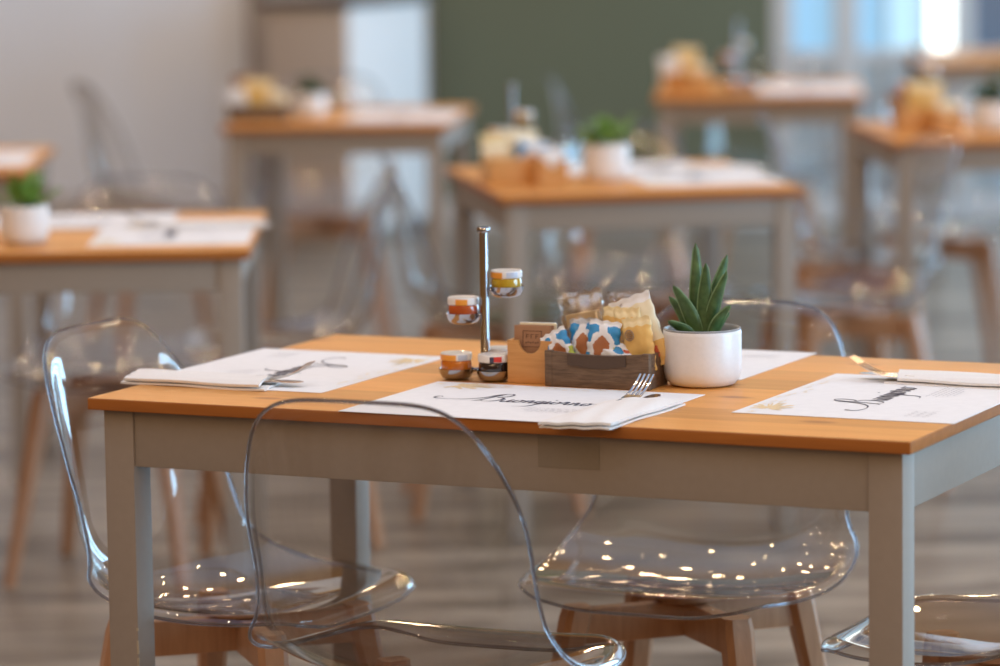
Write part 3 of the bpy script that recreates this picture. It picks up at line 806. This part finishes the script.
# ------------------------------------------------------------------ snack packets
def make_packet(w, h, th, mats, region, crimp=.10, top_mat=None, cello=None, seed=0, wav=.0005):
    """pillow packet standing on its short edge, facing -y; region(a, b) -> material index"""
    t = empty('snack_packet'); r = random.Random(seed); NX, NY = 40, 48
    bm = bmesh.new(); F = []; B = []
    ph = [r.uniform(0, 6) for _ in range(6)]
    b1 = 1.0
    for j in range(NY + 1):
        f_, b_ = [], []
        for i in range(NX + 1):
            a, b = i / NX, j / NY
            bb = min(1, max(0, (b - crimp * .6) / (1 - 1.4 * crimp)))
            e = max(0, (1 - (2 * a - 1) ** 4)) ** .6 * max(0, (1 - (2 * bb - 1) ** 4)) ** .7
            wr = wav * (math.sin(9 * a + ph[0] + 5 * b) + math.sin(14 * b + ph[1] - 4 * a) + .6 * math.sin(22 * a + ph[2]) * (1.4 if b > 1 - crimp or b < crimp else .4))
            x = (a - .5) * w * (1 - .05 * e) + .0008 * math.sin(30 * b + ph[3]); z = h * b + .001 * math.sin(20 * a + ph[4]) * (b > .5)
            f_.append(bm.verts.new((x, -th / 2 * e - .0003 + wr, z))); b_.append(bm.verts.new((x, th / 2 * e + .0003 + wr, z)))
        F.append(f_); B.append(b_)
    for j in range(NY):
        for i in range(NX):
            q = bm.faces.new((F[j][i], F[j][i + 1], F[j + 1][i + 1], F[j + 1][i])); q.material_index = region((i + .5) / NX, (j + .5) / NY)
            q = bm.faces.new((B[j][i + 1], B[j][i], B[j + 1][i], B[j + 1][i + 1])); q.material_index = region((i + .5) / NX, (j + .5) / NY)
        for S in ((0, 1), (NX, -1)):
            k = S[0]; q = bm.faces.new((F[j][k], F[j + 1][k], B[j + 1][k], B[j][k])); q.material_index = region(.5 * (1 + (k - .5) / NX), (j + .5) / NY) if 0 else region(min(.99, k / NX + .01), (j + .5) / NY)
    for i in range(NX):
        bm.faces.new((F[0][i], B[0][i], B[0][i + 1], F[0][i + 1])); bm.faces.new((F[NY][i], F[NY][i + 1], B[NY][i + 1], B[NY][i]))
    obj('wrapper', bm, mats, t, 80)
    return t
def put(o, x, y, z, rx=0., ry=0., rz=0., label='', group='snack packets in the dark tray'):
    o.location = traypt(x, y, z); o.rotation_euler = Matrix(Matrix.Rotation(TY + rz, 3, 'Z') @ Matrix.Rotation(ry, 3, 'Y') @ Matrix.Rotation(rx, 3, 'X')).to_euler()
    return tag(o, label, 'snack packet', group)
def ell(a, b, ca, cb, ra, rb): return ((a - ca) / ra) ** 2 + ((b - cb) / rb) ** 2 < 1
def reg_blue(a, b):
    if b > .90 or b < .06: return 0
    if ell(a, b, .50, .42, .27, .24): return 2
    if ell(a, b, .50, .44, .40, .36): return 0
    if .80 < a and b < .45: return 3
    if b > .52 and (a < .34 or a > .62): return 1
    if b < .30: return 1
    return 0
BLUEMATS = [M_WHITEWRAP, M_BLUEWRAP, M_BISCUIT, M_GREENWRAP]
def face_print(o, parts, th):
    """small raised print on a packet front: (name, material, list of boxes x0,x1,z0,z1)"""
    w = o.children[0]
    for (nm, m, bx) in parts:
        bm = bmesh.new()
        for (x0, x1, z0, z1) in bx: add_box(bm, x0, x1, -th / 2 - .0026, -th / 2 + .0004, z0, z1)
        obj(nm, bm, m, w)
# rear: two cellophane bags of rusks
def rusk_bag(w, h, th, seed):
    t = empty('rusk_bag')
    for k in range(2):
        bm = bmesh.new(); add_box(bm, -w * .36, w * .36, -.0085 + .009 * k, -.001 + .009 * k, .004, h * .72, .003); obj('rusk', bm, M_TAN, t)
    b = make_packet(w, h, th, [M_CELLO], lambda a, b: 0, seed=seed, wav=.0016); wr = b.children[0]; wr.parent = t; wr.name = 'cellophane'; bpy.data.objects.remove(b)
    return t
# front row first (towards the viewer)
put(make_packet(.040, .056, .011, BLUEMATS, reg_blue, seed=1), .026, .018, .024, -.10, -.50, -.05, 'blue and white biscuit packet leaning far left in the dark tray')
put(make_packet(.040, .062, .012, BLUEMATS, reg_blue, seed=2), .047, .031, .030, -.12, -.08, .05, 'blue and white biscuit packet second from the left in the dark tray')
put(make_packet(.046, .064, .012, BLUEMATS, reg_blue, seed=3), .073, .022, .027, -.10, .10, .05, 'blue and white packet with big biscuit picture in the dark tray')
def reg_small(a, b):
    if ell(a, b, .35, .6, .18, .16) or ell(a, b, .7, .35, .2, .12): return 1
    if ell(a, b, .6, .75, .12, .08): return 2
    return 0
put(make_packet(.056, .028, .007, [M_WHITEWRAP, M_BLUEWRAP, M_REDINK], reg_small, seed=4), .100, .0165, .033, -.45, .40, .0, 'small white and pale blue packet lying at the tray front rim')
def yellow(seed, w=.040, h=.072):
    o = make_packet(w, h, .012, [M_YELLOW, M_PALEYELLOW], lambda a, b: 1 if b > .84 else 0, seed=seed)
    return o
def medallion(o, x, z, r, th):
    w = o.children[0]; bm = bmesh.new()
    add_tube(bm, [(x + r * math.cos(2 * PI * k / 24), -th / 2 - .0016, z + r * 1.15 * math.sin(2 * PI * k / 24)) for k in range(24)], .0009, 6, closed=True)
    for k in range(4): add_box(bm, x - r * .6, x + r * .6, -th / 2 - .0022, -th / 2 + .0004, z - r * .8 + r * .42 * k, z - r * .8 + r * .42 * k + r * .2)
    obj('stamp_print', bm, M_GREYSTAMP, w)
o = yellow(5, .042, .078); put(o, .089, .042, .030, -.06, .02, .1, 'yellow packet half hidden behind the blue ones in the dark tray')
o = yellow(6, .038, .082); medallion(o, -.002, .043, .0065, .012); put(o, .110, .035, .026, -.08, -.06, .05, 'yellow packet with round stamp in the middle of the dark tray')
o = yellow(7, .042, .076); medallion(o, -.010, .052, .0062, .012); put(o, .134, .027, .022, -.06, -.16, .0, 'yellow packet with oval stamp leaning left in the dark tray')
def reg_cream(a, b): return 1 if b < .34 else (2 if b > .88 else 0)
o = make_packet(.062, .104, .013, [M_CREAM, M_YELLOW, M_WHITEWRAP], reg_cream, seed=8)
w_ = o.children[0]
cu = bpy.data.curves.new('red_print', 'FONT'); cu.body = 'Fette'; cu.size = .0135; cu.extrude = .0004; cu.materials.append(M_REDINK)
to = bpy.data.objects.new('red_print', cu); col.objects.link(to)
me_ = bpy.data.meshes.new_from_object(to.evaluated_get(bpy.context.evaluated_depsgraph_get())); bpy.data.objects.remove(to)
to = bpy.data.objects.new('red_print', me_); col.objects.link(to); to.parent = w_; to.location = (-.008, -.0090, .0400); to.rotation_euler = (PI / 2, 0, 0)
face_print(o, [('blue_print', M_BLUEINK, [(-.010 + .005 * k, -.0065 + .005 * k, .052 + .003 * (k % 2), .058 + .002 * (k % 3)) for k in range(6)]),
               ('dark_print', M_KRAFTINK, [(-.010, .004, .020, .0212), (-.010, .004, .0165, .0177)]),
               ('red_patch', M_REDINK, [(.013, .020, .012, .028)])], .013)
put(o, .139, .047, .024, -.08, -.36, .08, 'tall cream packet with red print at the right end of the dark tray')
put(rusk_bag(.066, .106, .022, 11), .052, .046, .024, -.02, -.20, .05, 'clear bag of tan rusks behind the blue packets, left in the tray')
put(rusk_bag(.058, .100, .018, 12), .096, .057, .026, .0, .04, .0, 'clear bag of tan rusks in the back middle of the tray')

# ------------------------------------------------------------------ potted plants
def pot_parts(t, r, h, tilt=1.0, rim=True):
    bm = bmesh.new()
    add_lathe(bm, [(0, .0008), (r * .70, .0008), (r * .84, .003), (r * .94, .010), (r * .985, .020), (r, .034), (r, h - .006), (r * .99, h - .0015), (r * .965, h), (r * .93, h - .001), (r * .92, h - .012), (0, h - .013)], 56)
    pot = obj('pot', bm, M_CERAMIC, t, 50)
    if rim:
        bm = bmesh.new(); add_lathe(bm, [(r * .975, h - .0006), (r * .985, h + .0016), (r * .955, h + .0024), (r * .925, h + .0012), (r * .912, h - .010), (r * .93, h - .010)], 56)
        obj('pot_rim', bm, M_POTRIM, pot, 60)
    bm = bmesh.new(); add_lathe(bm, [(0, h - .006), (r * .5, h - .0065), (r * .913, h - .009)], 40); obj('soil', bm, M_SOIL, t)
def thick_leaf(base, tip, wid, thick, bend, twist, name, parent, mats):
    """lens shaped succulent leaf with a keel and pale margins"""
    base, tip = Vector(base), Vector(tip); ax = tip - base; L = ax.length; ax.normalize()
    side = ax.cross(Vector((0, 1, 0))).normalized() if abs(ax.y) < .95 else Vector((1, 0, 0))
    side = (Matrix.Rotation(twist, 3, ax) @ side); nrm = side.cross(ax)
    bm = bmesh.new(); n = 18; rings = []; m = 12
    out = Vector((ax.x, ax.y, 0)); out = out.normalized() if out.length > 1e-4 else Vector((1, 0, 0))
    for k in range(n + 1):
        s = k / n; c = base + ax * L * s + bend * math.sin(PI * s) * out * -1
        w = wid * (.72 + .28 * math.sin(PI * min(1, s * 1.15 + .1))) * (1 - s ** 5.0) ** .75 + .0004; th = thick * (1 - s ** 2 * .7)
        if s > .99: w = .0006; th = .0006
        ring = []
        for q in range(m):
            a = 2 * PI * q / m; x = math.cos(a); y = math.sin(a)
            yy = th * (y * .8 + .25 * (abs(x) - .5)) if y > 0 else th * y
            ring.append(bm.verts.new(c + side * w * x + nrm * yy))
        rings.append(ring)
    for a, b in zip(rings, rings[1:]):
        for q in range(m):
            f = bm.faces.new((a[q], a[(q + 1) % m], b[(q + 1) % m], b[q])); f.material_index = 0
    bm.faces.new(rings[0][::-1]); bm.faces.new(rings[-1])
    lf = obj(name, bm, mats[0], parent, 60)
    bm = bmesh.new()
    for e in (0, m // 2): add_tube(bm, [lf.data.vertices[k * m + e].co for k in range(n)], .0011, 6)
    obj('leaf_margin', bm, mats[1], lf, 60)
pc = A(.744, .396)
t = empty('potted_succulent', (pc.x, pc.y, .75))
H = .0775
pot_parts(t, .0540, H)
LV = [((-.006, .012), (-.007, .024, .116), .0100, .10), ((.004, -.006), (.005, -.012, .092), .0100, .0), ((.010, .010), (.036, .018, .100), .0100, .30),
      ((.008, -.004), (.034, -.010, .080), .0085, .2), ((-.006, -.006), (-.040, -.012, .062), .0095, -.25), ((-.012, .004), (-.045, .004, .045), .0085, -.4),
      ((-.014, -.006), (-.048, -.020, .014), .0080, -.5), ((.012, -.012), (.038, -.020, .035), .0085, .45), ((.014, .0), (.038, .004, .022), .0075, .5), ((.0, .014), (.016, .030, .050), .008, .2)]
for (b, tip, w, tw) in LV:
    thick_leaf((b[0], b[1], H - .010), (tip[0], tip[1], H + tip[2] * 1.0), w, .0040, .004, tw, 'leaf', t, (M_SUCC, M_SUCCEDGE))
tag(t, 'green succulent in white round pot with grey rim on the foreground table', 'potted plant')

def small_plant(loc, r, h, seed, n, spread, hh, m, label, leaf=.012):
    t = empty('potted_plant', loc); pot_parts(t, r, h, rim=False); R = random.Random(seed)
    bm = bmesh.new()
    for k in range(n):
        a = R.uniform(0, 2 * PI); el = R.uniform(.25, 1.35); L = hh * R.uniform(.55, 1.0)
        b = Vector((R.uniform(-.3, .3) * r, R.uniform(-.3, .3) * r, h - .008)); d = Vector((math.cos(a) * math.cos(el) * spread, math.sin(a) * math.cos(el) * spread, math.sin(el)))
        for q in range(5):
            s = .35 + .16 * q; c = b + d * L * s; sd = Vector((-math.sin(a), math.cos(a), 0)); ww = leaf * R.uniform(.7, 1.2)
            for sg in (-1, 1):
                tipp = c + sd * sg * ww * 1.3 + d * ww * .9 + Vector((0, 0, -ww * .2)); mid = c + sd * sg * ww * .6 + d * ww * .1; mid2 = c + sd * sg * ww * .6 + d * ww * 1.0 + Vector((0, 0, .002))
                vs = [bm.verts.new(p) for p in (c, mid, tipp, mid2)]; bm.faces.new(vs[:3]); bm.faces.new((vs[0], vs[2], vs[3]))
    obj('foliage', bm, m, t, 0)
    bm = bmesh.new()
    for k in range(6):
        a = 2 * PI * k / 6; add_tube(bm, [(0, 0, h - .009), (.3 * r * math.cos(a), .3 * r * math.sin(a), h + hh * .3), (.7 * r * math.cos(a) * spread, .7 * r * math.sin(a) * spread, h + hh * .6)], .0012, 5)
    obj('stem', bm, m, t)
    return tag(t, label, 'potted plant', 'white pots with green plants')
f = BT['B'][0]; q = f(.155, .185); small_plant((PX(24, q.y), q.y, .75), .047, .073, 5, 26, 1.0, .068, M_LEAF, 'fern-like plant in white pot on the table at the left edge')
f = BT['C'][0]; q = f(.23, .33); small_plant((PX(609, q.y), q.y, .75), .052, .083, 6, 26, 1.1, .075, M_LEAF, 'green plant in white pot on the middle table, right of the blue packet')
f = BT['D'][0]; q = f(.24, .35); small_plant((PX(314, q.y), q.y, .75), .045, .066, 8, 18, .9, .055, M_DARKLEAF, 'small dark green plant in white pot on the table before the pale counter')
f = BT['F'][0]; q = f(.30, .34); small_plant((PX(996, q.y), q.y, .75), .048, .075, 9, 26, 1.0, .085, M_DARKLEAF, 'dark green plant in white pot cut by the right edge')

# ------------------------------------------------------------------ snacks on the far tables
def plain_crate(loc, rz, w, d, h, m, label, front=None):
    t = empty('snack_crate', loc, rz); th = .007
    box('front_board', (0, w, 0, th, .0008, h), m, t, .001); box('back_board', (0, w, d - th, d, .0008, h), m, t, .001)
    box('side_board', (0, th, th, d - th, .0008, h), m, t, .0005); box('side_board', (w - th, w, th, d - th, .0008, h), m, t, .0005)
    box('bottom_board', (th, w - th, th, d - th, .0008, .006), m, t, 0)
    return tag(t, label, 'crate', 'snack crates on the far tables')
def far_packets(loc, rz, items, where):
    cs, sn = math.cos(rz), math.sin(rz)
    for k, (x, y, z, w, h, kind, ry, lab) in enumerate(items):
        mats, reg = {'y': ([M_YELLOW, M_PALEYELLOW], lambda a, b: 1 if b > .82 else 0), 'c': ([M_CREAM, M_TAN], lambda a, b: 1 if .2 < b < .7 and .2 < a < .8 else 0),
                     'b': (BLUEMATS, reg_blue), 'w': ([M_WHITEWRAP], lambda a, b: 0), 'k': ([M_KRAFT], lambda a, b: 0), 't': ([M_TAN, M_CREAM], lambda a, b: 1 if b > .8 else 0)}[kind]
        o = make_packet(w, h, .016, list(mats), reg, seed=40 + k)
        o.location = (loc[0] + cs * x - sn * y, loc[1] + sn * x + cs * y, loc[2] + z)
        o.rotation_euler = Matrix(Matrix.Rotation(rz, 3, 'Z') @ Matrix.Rotation(ry, 3, 'Y')).to_euler()
        tag(o, lab + ' ' + where, 'snack packet', 'snack packets on the far tables')
def at_px(key, px, v):
    q = BT[key][0](.2, v); return Vector((PX(px, q.y), q.y, .75))
# C: bamboo crate with packets, a bread-coloured sachet box and blue packet
q = at_px('C', 491, .22); rz = BT['C'][1]
plain_crate(q, rz, .125, .11, .062, M_BAMBOO, 'orange bamboo crate of packets on the left of the middle table')
far_packets(q, rz, [(.038, .075, .008, .07, .105, 'y', -.1, 'yellow packet in the left of the crate'), (.078, .070, .008, .07, .112, 'c', .08, 'cream packet standing tall in the crate'), (.098, .040, .010, .075, .088, 'b', .12, 'blue and white packet at the front right of the crate'), (.030, .040, .010, .06, .082, 't', -.15, 'tan rusk packet at the front left of the crate')], 'on the middle table')
BOX.first and None
o = BOX(at_px('C', 541, .20) , BT['C'][1], 'small pale bamboo sachet box beside the crate on the middle table', 'box')
far_packets(o.location, BT['C'][1], [(.033, .02, .008, .050, .075, 'w', 0, 'white sachet in the small bamboo box')], 'on the middle table')
s2 = at_px('C', 515, .43); FARSTAND(s2, .4, 'chrome jam stand behind the bamboo crate on the middle table', 'jam stand', 'chrome jam stands')
# D: dark tray, yellow packets
q = at_px('D', 230, .22); rz = BT['D'][1]
plain_crate(q, rz, .165, .11, .045, M_OLDWOOD, 'dark low tray of packets on the table before the pale counter')
far_packets(q, rz, [(.030, .05, .008, .06, .080, 'w', -.25, 'white packet at the left of the dark tray'), (.075, .055, .008, .085, .105, 'y', .05, 'big yellow packet in the middle of the dark tray'), (.125, .05, .008, .06, .075, 'c', .2, 'cream packet at the right of the dark tray'), (.05, .075, .008, .07, .115, 'k', -.1, 'brown packet at the back of the dark tray')], 'before the pale counter')
# E
q = at_px('E', 668, .28); rz = BT['E'][1]
plain_crate(q, rz, .085, .10, .060, M_BAMBOO, 'orange bamboo crate on the far table by the olive wall')
far_packets(q, rz, [(.02, .05, .008, .06, .10, 'w', -.1, 'white packet in the crate'), (.058, .06, .008, .08, .125, 'y', .05, 'yellow packet standing in the crate')], 'by the olive wall')
o = BOX(at_px('E', 692, .20), BT['E'][1], 'small bamboo sachet box on the far table by the olive wall', 'box')
far_packets(o.location, BT['E'][1], [(.033, .02, .008, .056, .080, 't', 0, 'tan sachet in the small bamboo box')], 'by the olive wall')
s3 = at_px('E', 741, .34); FARSTAND(s3, .8, 'chrome jam stand on the far table by the olive wall', 'jam stand', 'chrome jam stands')
# F
q = at_px('F', 903, .30); rz = BT['F'][1]
plain_crate(q, rz, .105, .11, .058, M_BAMBOO, 'orange bamboo crate on the table cut by the right edge')
far_packets(q, rz, [(.03, .07, .008, .06, .095, 'k', -.2, 'brown packet at the back left of the crate'), (.072, .06, .008, .095, .118, 'y', .06, 'yellow packet standing in the crate')], 'on the table at the right edge')
o = BOX(at_px('F', 940, .24), BT['F'][1], 'small pale bamboo sachet box on the table cut by the right edge', 'box')
far_packets(o.location, BT['F'][1], [(.033, .02, .008, .054, .078, 'c', 0, 'cream sachet in the small bamboo box')], 'on the table at the right edge')
s4 = at_px('F', 922, .55); FARSTAND(s4, .2, 'chrome jam stand at the back of the table cut by the right edge', 'jam stand', 'chrome jam stands')
# jars standing in the cups of the far stands
def far_jars(s, rot, where, picks):
    for k, jm, pa, nm in picks:
        x, y, z = CUPS[k]; xx = math.cos(rot) * x - math.sin(rot) * y; yy = math.sin(rot) * x + math.cos(rot) * y
        o = make_jar(jm, (pa, .5, .74), (M_LIDBLUE, .78, .88)); o.location = (s.x + xx, s.y + yy, .75 + z + .0035)
        tag(o, nm + ' jam jar in the chrome stand ' + where, 'jam jar', 'small jam jars')
far_jars(s2, .4, 'on the middle table', [(0, M_JAMDARK, M_LIDRED, 'dark'), (3, M_JAMAMBER, M_LIDORANGE, 'amber'), (4, M_HONEY, M_LIDORANGE, 'yellow')])
far_jars(s3, .8, 'by the olive wall', [(0, M_JAMDARK, M_LIDRED, 'dark'), (1, M_JAMORANGE, M_LIDORANGE, 'orange'), (3, M_JAMAMBER, M_LIDORANGE, 'amber'), (4, M_HONEY, M_LIDORANGE, 'yellow')])
far_jars(s4, .2, 'on the table at the right edge', [(1, M_JAMDARK, M_LIDRED, 'dark'), (3, M_JAMAMBER, M_LIDORANGE, 'amber'), (4, M_HONEY, M_LIDORANGE, 'yellow')])
